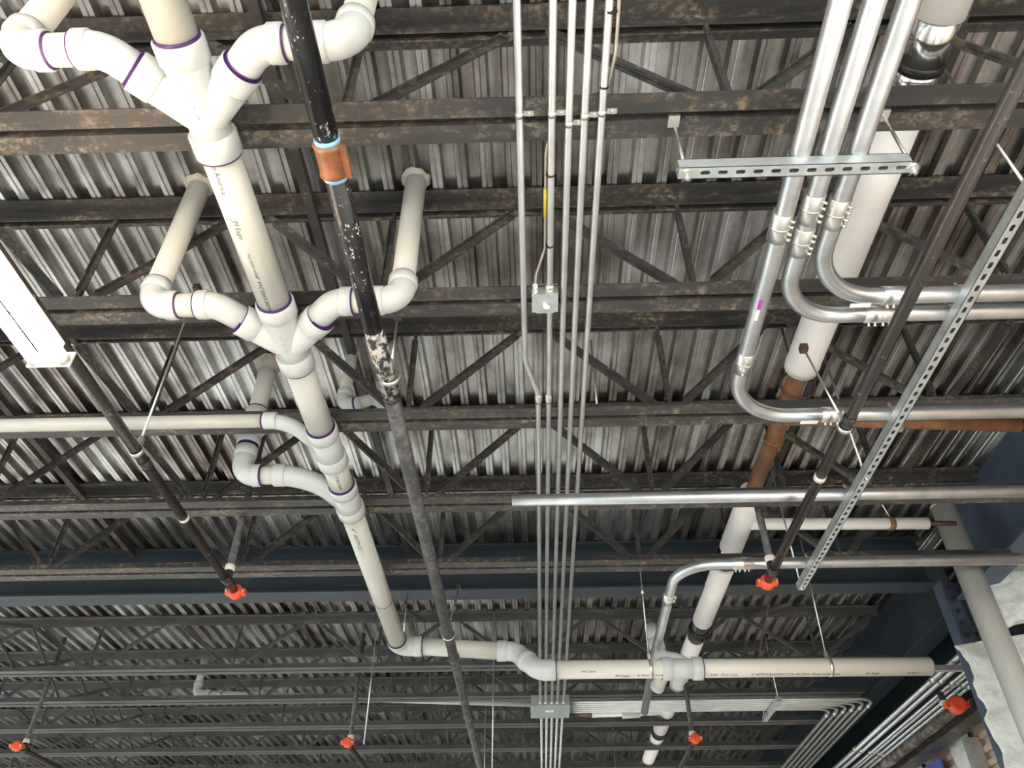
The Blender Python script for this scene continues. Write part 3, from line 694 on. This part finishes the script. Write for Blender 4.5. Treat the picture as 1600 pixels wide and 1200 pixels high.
def strut(name, label, a, b, z, slots, axis):
    """41 mm slotted channel; z = underside. slots along the bottom face"""
    t = thing(name, label, 'strut', (*a, z)); W = .0413; T = .0026; m = MB()
    L = (Vector((*b, 0))-Vector((*a, 0))).length
    d = (Vector((*b, 0))-Vector((*a, 0))).normalized(); n = Vector((-d.y, d.x, 0)); O = Vector((*a, z))
    def pt_(u, v, h): return O+d*u+n*v+ZA*h
    # underside strip with slotted holes: ring of faces around every slot
    p = .0508; k = int(L/p); hw = W/2; sl, sw = .0142, .007
    for i in range(k):
        u0 = i*p; uc = u0+p/2; N = 16; hole = []; outer = []
        for j in range(N):
            an = 2*PI*(j+.5)/N; cx, cy = math.cos(an), math.sin(an)
            hu = (sl-sw)*(1 if cx > 0 else -1)+sw*cx; hole.append((uc+hu, sw*cy))
            s_ = min((p/2)/abs(cx), hw/abs(cy)); outer.append((uc+cx*s_, cy*s_))
        # snap corners
        for q in ((1, 1), (-1, 1), (1, -1), (-1, -1)):
            j = min(range(N), key=lambda j: (outer[j][0]-(uc+q[0]*p/2))**2+(outer[j][1]-q[1]*hw)**2); outer[j] = (uc+q[0]*p/2, q[1]*hw)
        V = [pt_(u, v, 0) for u, v in outer]+[pt_(u, v, 0) for u, v in hole]+[pt_(u, v, T) for u, v in hole]+[pt_(u, v, T) for u, v in outer]
        m.add(V, [(j, (j+1) % N, N+(j+1) % N, N+j) for j in range(N)]+[(N+j, N+(j+1) % N, 2*N+(j+1) % N, 2*N+j) for j in range(N)]+[(3*N+(j+1) % N, 3*N+j, 2*N+j, 2*N+(j+1) % N) for j in range(N)])
    Lk = k*p; rot = Matrix((d, n, ZA)).transposed()
    for s in (-1, 1):
        m.box(pt_(Lk/2, s*(hw-T/2), W/2), (Lk, T, W), rot); m.box(pt_(Lk/2, s*(hw-.005), W-T/2), (Lk, .010, T), rot)
        m.box(pt_(Lk/2, s*(hw-.010), W-.006), (Lk, T, .009), rot)
    m.build('channel', 'strut', t); return t, Lk
s1, L1 = strut('slotted_strut', 'short level slotted strut under the three large conduits, upper right', (.445, 1.352), (1.14, 1.352), 3.50, True, 'x')
for x in (.467, 1.112):
    m = MB().tube([(x, 1.352, 3.497), (x, 1.352, 3.488)], .014, 6, smooth=False).tube([(x, 1.352, 3.50), (x, 1.352, 3.472)], .0055, 10).tube([(x, 1.352, 3.4995), (x, 1.352, 3.497)], .017, 16); m.build('nut', 'zinc', s1)
    MB().tube([(x, 1.352, 3.50), (x, 1.352, 3.785)], .0055, 10).build('threaded_rod', 'zinc', s1)
    MB().box((x, 1.352, 3.775), (.035, .04, .012)).build('beam_clamp', 'zinc', s1)
for x in (.80, .882, .968):
    m = MB(); n = 14
    for a_ in range(n):
        a0, a1 = PI*a_/n, PI*(a_+1)/n
        p0 = Vector((x+math.cos(a0)*(R2+.002), 1.352, ZG+math.sin(a0)*(R2+.002))); p1 = Vector((x+math.cos(a1)*(R2+.002), 1.352, ZG+math.sin(a1)*(R2+.002)))
        m.bar(p0, p1, .003, .03)
    for s in (-1, 1): m.bar((x+s*(R2+.002), 1.352, ZG), (x+s*(R2+.001), 1.352, 3.53), .003, .03)
    m.build('conduit_clamp', 'zinc', s1)
s2, L2 = strut('slotted_strut', 'long slotted strut running away at right, carrying the large level conduits', (1.500, 1.0), (1.506, 4.17), 3.50, True, 'y')
for y in (1.92, 2.01, 2.60, 3.228, 3.935):
    m = MB(); x = 1.502; n = 14
    for a_ in range(n):
        a0, a1 = PI*a_/n, PI*(a_+1)/n
        m.bar((x, y+math.cos(a0)*(R2+.002), ZG+math.sin(a0)*(R2+.002)), (x, y+math.cos(a1)*(R2+.002), ZG+math.sin(a1)*(R2+.002)), .003, .03, (1, 0, 0))
    m.bar((x, y+R2+.002, ZG), (x, y+R2+.002, 3.54), .003, .03, (1, 0, 0)); m.bar((x, y-R2-.002, ZG), (x, y-R2-.002, 3.54), .003, .03, (1, 0, 0))
    m.tube([(x, y, ZG+R2), (x, y, ZG+R2+.025)], .006, 8)
    m.build('conduit_clamp', 'zinc', s2)
for y in (1.46, 3.0, 4.13):
    MB().tube([(1.503, y, 3.49), (1.503, y, 4.38)], .005, 8).build('threaded_rod', 'zinc', s2)
hanger(.755, y2+.02, z2+.005, RT, 4.38, 'thin rod hanger with turnbuckle on the lower white drain, left one', axis='x', split=True, tilt=(0, -.10))
hanger(1.93, y2+.055, z2+.015, RT, 4.38, 'thin rod hanger on the lower white drain, right one below the long strut', axis='x', tilt=(0, -.10))
hanger(-.915, 5.29, 3.63, .02, 4.05, 'thin rod hanger beside the lower elbow of the white drain', clamp=False)
# ceiling wires seen between joists
for (x, y, z0, z1, lb) in ((-.50, 8.0, 2.9, 4.38, 'thin hanging rod left of the black pipe near the bottom edge'), (-.34, 6.4, 3.0, 4.38, 'thin hanging rod right of the black pipe beyond the girder'), (-1.33, 6.35, 3.3, 4.38, 'thin hanging rod below the elbow of the white drain'), (.33, 3.0, 3.9, 4.38, 'short thin rod between the joists right of the thin conduits')):
    tag(MB().tube([(x, y, z0), (x, y, z1)], .005, 8).build('threaded_rod', 'zinc'), lb, 'rod')

# ------------------------------------------------------------------ white jacketed pipe on the right
XJ, ZJ = 1.295, 4.02
t = thing('jacketed_pipe', 'thick white-jacketed pipe at right with a bare rusty section, passing through the joists', 'pipe', (XJ, .2, ZJ))
RJ = .078
def jy(a, b, r, mat, nm): return MB().tube([(XJ, a, ZJ), (XJ, b, ZJ)], r, 30).build(nm, mat, t)
jy(.2, 1.16, RJ, 'jacket', 'jacket'); jy(1.158, 1.305, RJ*.93, 'jackmetal', 'metal_sleeve'); jy(1.305, 1.335, RJ*1.0, 'blackband', 'black_band'); jy(1.335, 1.40, RJ*.92, 'jackmetal', 'metal_sleeve')
m = MB().tube([(XJ, 1.395, ZJ), (XJ, 1.40, ZJ), (XJ, 1.66, ZJ), (XJ, 1.662, ZJ), (XJ, 1.80, ZJ), (XJ, 1.802, ZJ), (XJ, 2.76, ZJ), (XJ, 2.80, ZJ), (XJ, 2.84, ZJ)],
              [RJ*.9, RJ, RJ, RJ*1.015, RJ*1.015, RJ, RJ, RJ*1.03, RJ*.99], 30); m.build('jacket', 'jacket', t)
jy(2.8, 4.02, .044, 'rust', 'bare_pipe')
for y in (3.02, 3.40): jy(y, y+.03, .049, 'rust', 'pipe_band')
m = MB().tube([(XJ, 3.80, ZJ), (XJ, 3.80, ZJ), (XJ, 3.83, ZJ), (XJ, 4.0, ZJ)], [.062, .078, .074, RJ*.95], 30); m.build('torn_jacket_end', 'jacket', t)
jy(3.95, 4.62, RJ*.95, 'jacket', 'jacket'); jy(4.62, 4.72, RJ*.82, 'jackmetal', 'metal_sleeve'); jy(4.72, 4.755, RJ*.98, 'blackband', 'black_band'); jy(4.75, 4.88, RJ*.75, 'darkband', 'bare_pipe')
jy(4.86, 5.80, RJ*.95, 'jacket', 'jacket'); jy(5.80, 6.12, RJ*.88, 'darkband', 'dark_sleeve'); jy(5.92, 5.96, RJ*.98, 'blackband', 'black_band'); jy(6.12, 8.6, RJ*.92, 'jacket', 'jacket'); jy(8.6, 8.75, RJ*.98, 'blackband', 'black_band'); jy(8.75, 12, RJ*.9, 'jacket', 'jacket')
def loop_hanger(x, y, z, r, lab_):
    m = MB(); n = 26
    pts = [(x+r*math.cos(2*PI*k/n), y, z-.03+r*math.sin(2*PI*k/n)) for k in range(n+1)]
    m.tube(pts, .0065, 8); m.tube([(x, y, z+r-.03), (x+.01, y, 4.39)], .0055, 8)
    tag(m.build('hanger_loop', 'bolt'), lab_, 'hanger')
loop_hanger(XJ, 2.93, ZJ, .082, 'rusty iron hanger loop around the bare end of the white-jacketed pipe')
loop_hanger(XJ, 4.70, ZJ, .095, 'iron hanger loop on the white-jacketed pipe above the blue girder')
loop_hanger(XJ, 5.93, ZJ, .090, 'iron hanger loop on the white-jacketed pipe beyond the blue girder')
t = thing('rusty_pipe', 'rusty orange-brown level pipe ending near the right wall girder', 'pipe', (1.3, 3.22, 4.0))
cyl('pipe', (XJ, 3.21, 4.0), (2.53, 3.31, 4.0), .034, 'rust', t); MB().tube([(2.52, 3.31, 4.0), (2.548, 3.312, 4.0)], .030, 20).build('end_plug', 'darkband', t)
MB().tube([(1.86, 3.26, 4.0), (1.90, 3.263, 4.0)], .039, 20).box((1.88, 3.25, 3.955), (.03, .03, .03)).build('clamp', 'zinc', t)
t = thing('jacketed_pipe', 'thin white-jacketed level pipe with a rusty strap, at right below the level conduit', 'pipe', (1.36, 4.3, 4.0))
cyl('jacket', (1.33, 4.215, 3.96), (2.40, 4.245, 3.96), .036, 'jacket', t); MB().tube([(2.40, 4.245, 3.96), (2.57, 4.25, 3.96)], .015, 12).build('bare_pipe', 'bolt', t)
MB().tube([(2.16, 4.239, 3.96), (2.195, 4.24, 3.96)], .040, 22).build('strap', 'rust', t); cyl('rod', (2.18, 4.23, 3.99), (2.10, 4.22, 4.38), .005, 'zinc', t, 8)
t = thing('jacketed_pipe', 'short white pipe with a coupling near the bottom edge, right of the junction box', 'pipe', (.8, 8.1, 4.0))
cyl('pipe', (1.27, 7.95, 4.0), (.55, 7.97, 3.99), .034, 'jacket', t); MB().hub((.84, 7.96, 3.99), (1.02, 7.96, 4.0), .052).build('coupling', 'fit', t); cyl('bare_end', (.42, 7.97, 3.99), (.56, 7.97, 3.99), .02, 'rust', t)
t = thing('vent_stub', 'short white pipe stub poking below the lower white drain', 'pipe', (.9, 5.5, 3.5))
MB().tube([(.92, 5.56, 3.56), (.88, 5.72, 3.50)], .047, 22).build('pipe', 'pvc', t); MB().hub((.885, 5.70, 3.51), (.875, 5.74, 3.495), .051).build('cap', 'fit', t)

# bundle of six conduits turning the corner
def corner(k):
    y = 6.93+.048*k; x = 2.63+.058*(5-k)
    # the far ones make the outer turn last
    return y, x
for k in range(6):
    y = 6.92+.052*k; x = 2.90-.058*k
    lb = ['outermost', 'second from outside', 'third from outside', 'third from inside', 'second from inside', 'innermost'][k]
    t = thing('conduit', 'thin conduit of the bundle turning the corner at bottom right, '+lb, 'conduit', (.29, y, 3.77), 'six bundled conduits turning the corner')
    MB().tube(fillet([(.29, y, 3.775), (x, y, 3.775), (x+.10, 12.5, 3.775)], .14, 10), .0135, 12).build('tube', 'emt', t)
    MB().hub((x+.004, y+.17, 3.775), (x+.005, y+.23, 3.775), .018).build('coupling', 'zinc', t)
t = thing('slotted_strut', 'small slotted strut carrying the conduit bundle beyond the white drain', 'strut', (2.1, 7.0, 3.73))
MB().bb(2.03, 2.07, 6.80, 7.36, 3.72, 3.757).build('channel', 'strut', t)
for k in range(6): MB().box((2.05, 6.92+.052*k, 3.795), (.022, .03, .012)).build('clamp', 'zinc', t)
MB().tube([(2.05, 6.82, 3.72), (2.05, 6.82, 4.38)], .005, 8).tube([(2.05, 7.34, 3.72), (2.05, 7.34, 4.38)], .005, 8).build('threaded_rod', 'zinc', t)

# conduits along the right wall
for k, (x, z, r) in enumerate(((3.00, 3.63, .019), (3.06, 3.62, .019), (3.13, 3.60, .0135), (3.17, 3.60, .0135), (3.21, 3.585, .0135), (3.245, 3.57, .0135))):
    t = thing('conduit', 'grey conduit along the right wall past the column, %s' % ['first of six from the left', 'second of six', 'third of six', 'fourth of six', 'fifth of six', 'closest to the wall'][k], 'conduit', (x, 5.5, z), 'conduits along the right wall')
    MB().tube([(x, 5.5, z), (x+.02, 13, z)], r, 14).build('tube', 'steel', t)
    for yy in (6.0, 7.9): MB().hub((x, yy, z), (x, yy+.06, z), r*1.25).build('coupling', 'zinc', t)
t = thing('sprinkler_pipe', 'scuffed sprinkler main with an orange end coupling along the right wall', 'pipe', (3.06, 5.98, 3.42), 'black sprinkler pipes')
cyl('pipe', (3.10, 6.0, 3.42), (3.16, 12.5, 3.42), .040, 'oldpipe', t); MB().tube([(3.07, 5.92, 3.42), (3.072, 5.93, 3.42), (3.075, 5.985, 3.42), (3.076, 5.995, 3.42)], [.045, .062, .062, .045], 20).box((3.0, 5.96, 3.42), (.03, .05, .04)).box((3.14, 5.96, 3.42), (.03, .05, .04)).build('coupling', 'redcap', t)
MB().tube([(3.08, 6.12, 3.44), (3.06, 6.12, 3.56)], .024, 14).build('nipple', 'blackmatte', t); MB().hub((3.07, 6.12, 3.47), (3.065, 6.12, 3.50), .032).build('thread_seal', 'pale', t)
t = thing('slotted_strut', 'level grey strut fixed to the column, carrying the wall conduits', 'strut', (2.6, 5.62, 3.55))
MB().bb(2.35, 3.4, 5.60, 5.64, 3.548, 3.585).build('channel', 'strut', t)
ibeam('wall_beam', 'dark slanting wall beam below the sprinkler main at lower right', 'y', 3.38, 5.45, 13.5, 3.43, 3.53, .16, .012, .010, 'joist')

struct(MB().bb(3.545, 3.615, 5.5, 15, 3.54, 4.39).build('trim_2', 'girder'))
# right wall with insulation batts, siding
struct(MB().bb(3.62, 3.70, -2.5, 15, 0, 4.4).build('wall_right', 'siding'))
m = MB()
for k in range(24): m.bb(3.585, 3.62, 3.5, 15, 2.0+k*.1, 2.045+k*.1)
struct(m.build('trim_1', 'siding'))
for k, (y, lb) in enumerate(((5.75, 'nearest the column'), (6.82, 'beside the blue panel'), (8.2, 'farther along the wall'), (9.6, 'farthest along the wall'))):
    tag(MB().bb(3.47, 3.58, y-.03, y+.03, 1.2, 3.42).build('wall_stud', 'strut'), 'grey vertical wall framing member at lower right, '+lb, 'stud', 'wall studs at lower right')
def batt(name, label, P0, U, V, nu, nv, amp, thick, seed, edge=None):
    rnd = random.Random(seed); P0, U, V = Vector(P0), Vector(U), Vector(V); N = U.cross(V).normalized()
    ph = [(rnd.uniform(2, 9), rnd.uniform(2, 9), rnd.uniform(0, 6)) for _ in range(9)]
    m = MB(); top = []; bot = []
    for j in range(nv+1):
        for i in range(nu+1):
            u, v = i/nu, j/nv
            h = sum(math.sin(a*u*3+b*v*3+c)*amp/(1+.35*q) for q, (a, b, c) in enumerate(ph))
            h += amp*.6*math.sin(u*31+7*math.sin(v*9+seed))*math.sin(v*27+5*math.sin(u*11))
            h += amp*2.4*(1-(2*u-1)**4)*(1-(2*v-1)**6)
            eu = u
            if edge: eu = u+edge(v)*(1-u)
            p = P0+U*eu+V*v
            top.append(p+N*h); bot.append(p-N*thick*(.2+.8*min(1, 4*min(u, 1-u, v, 1-v))))
    n1 = nu+1; K = len(top); fs = []
    for j in range(nv):
        for i in range(nu):
            a = j*n1+i; fs += [(a, a+1, a+n1+1, a+n1), (K+a+1, K+a, K+a+n1, K+a+n1+1)]
    rim = [i for i in range(n1)]+[j*n1+nu for j in range(1, nv+1)]+[nv*n1+i for i in range(nu-1, -1, -1)]+[j*n1 for j in range(nv-1, 0, -1)]
    for a, b in zip(rim, rim[1:]+rim[:1]): fs.append((b, a, K+a, K+b))
    m.add(top+bot, fs, True)
    return tag(m.build(name, 'insul'), label, 'insulation', 'white insulation on the right wall')
_rt = [random.uniform(-.022, .03) for _ in range(40)]
rag = lambda v: (_rt[int(v*26)]*(1-(v*26) % 1)+_rt[int(v*26)+1]*((v*26) % 1))+.01*math.sin(v*9)
batt('insulation_batt', 'large crumpled white insulation batt hanging in front of the blue-grey column', (2.72, 5.02, 3.50), (.74, -.20, .05), (.05, 0, -1.05), 70, 96, .015, .06, 3, rag)
batt('insulation_batt', 'puffy white insulation clump at the right edge beside the vertical white pipe', (2.98, 4.95, 4.0), (.65, -.2, .05), (.02, 0, -.42), 60, 44, .024, .07, 5, rag)
for k, (y, ya, lb) in enumerate(((6.93, 7.28, 'right of the blue panel'), (7.95, 8.3, 'left of the blue panel'), (8.35, 9.4, 'farther back'))):
    batt('insulation_batt', 'white insulation batt between wall studs at lower right, '+lb, (3.57, y, 3.52), (0, ya-y, 0), (0, 0, -1.3), 20, 34, .007, .03, 11+k)
tag(MB().bb(3.50, 3.53, 7.42, 7.85, 2.2, 3.42).build('wall_board', 'bluepanel'), 'blue board between the wall studs at lower right', 'board')

# vertical white pipe at right
t = thing('rain_leader', 'thick vertical off-white pipe at lower right, in front of the column and insulation', 'pipe', (2.755, 4.62, 0))
cyl('pipe', (2.755, 4.62, 0), (2.755, 4.62, 4.30), .078, 'pvc', t, 32)
MB().tube([(2.755, 4.62, 4.285), (2.755, 4.62, 4.302)], .0785, 32).build('cut_end', 'pvc', t)
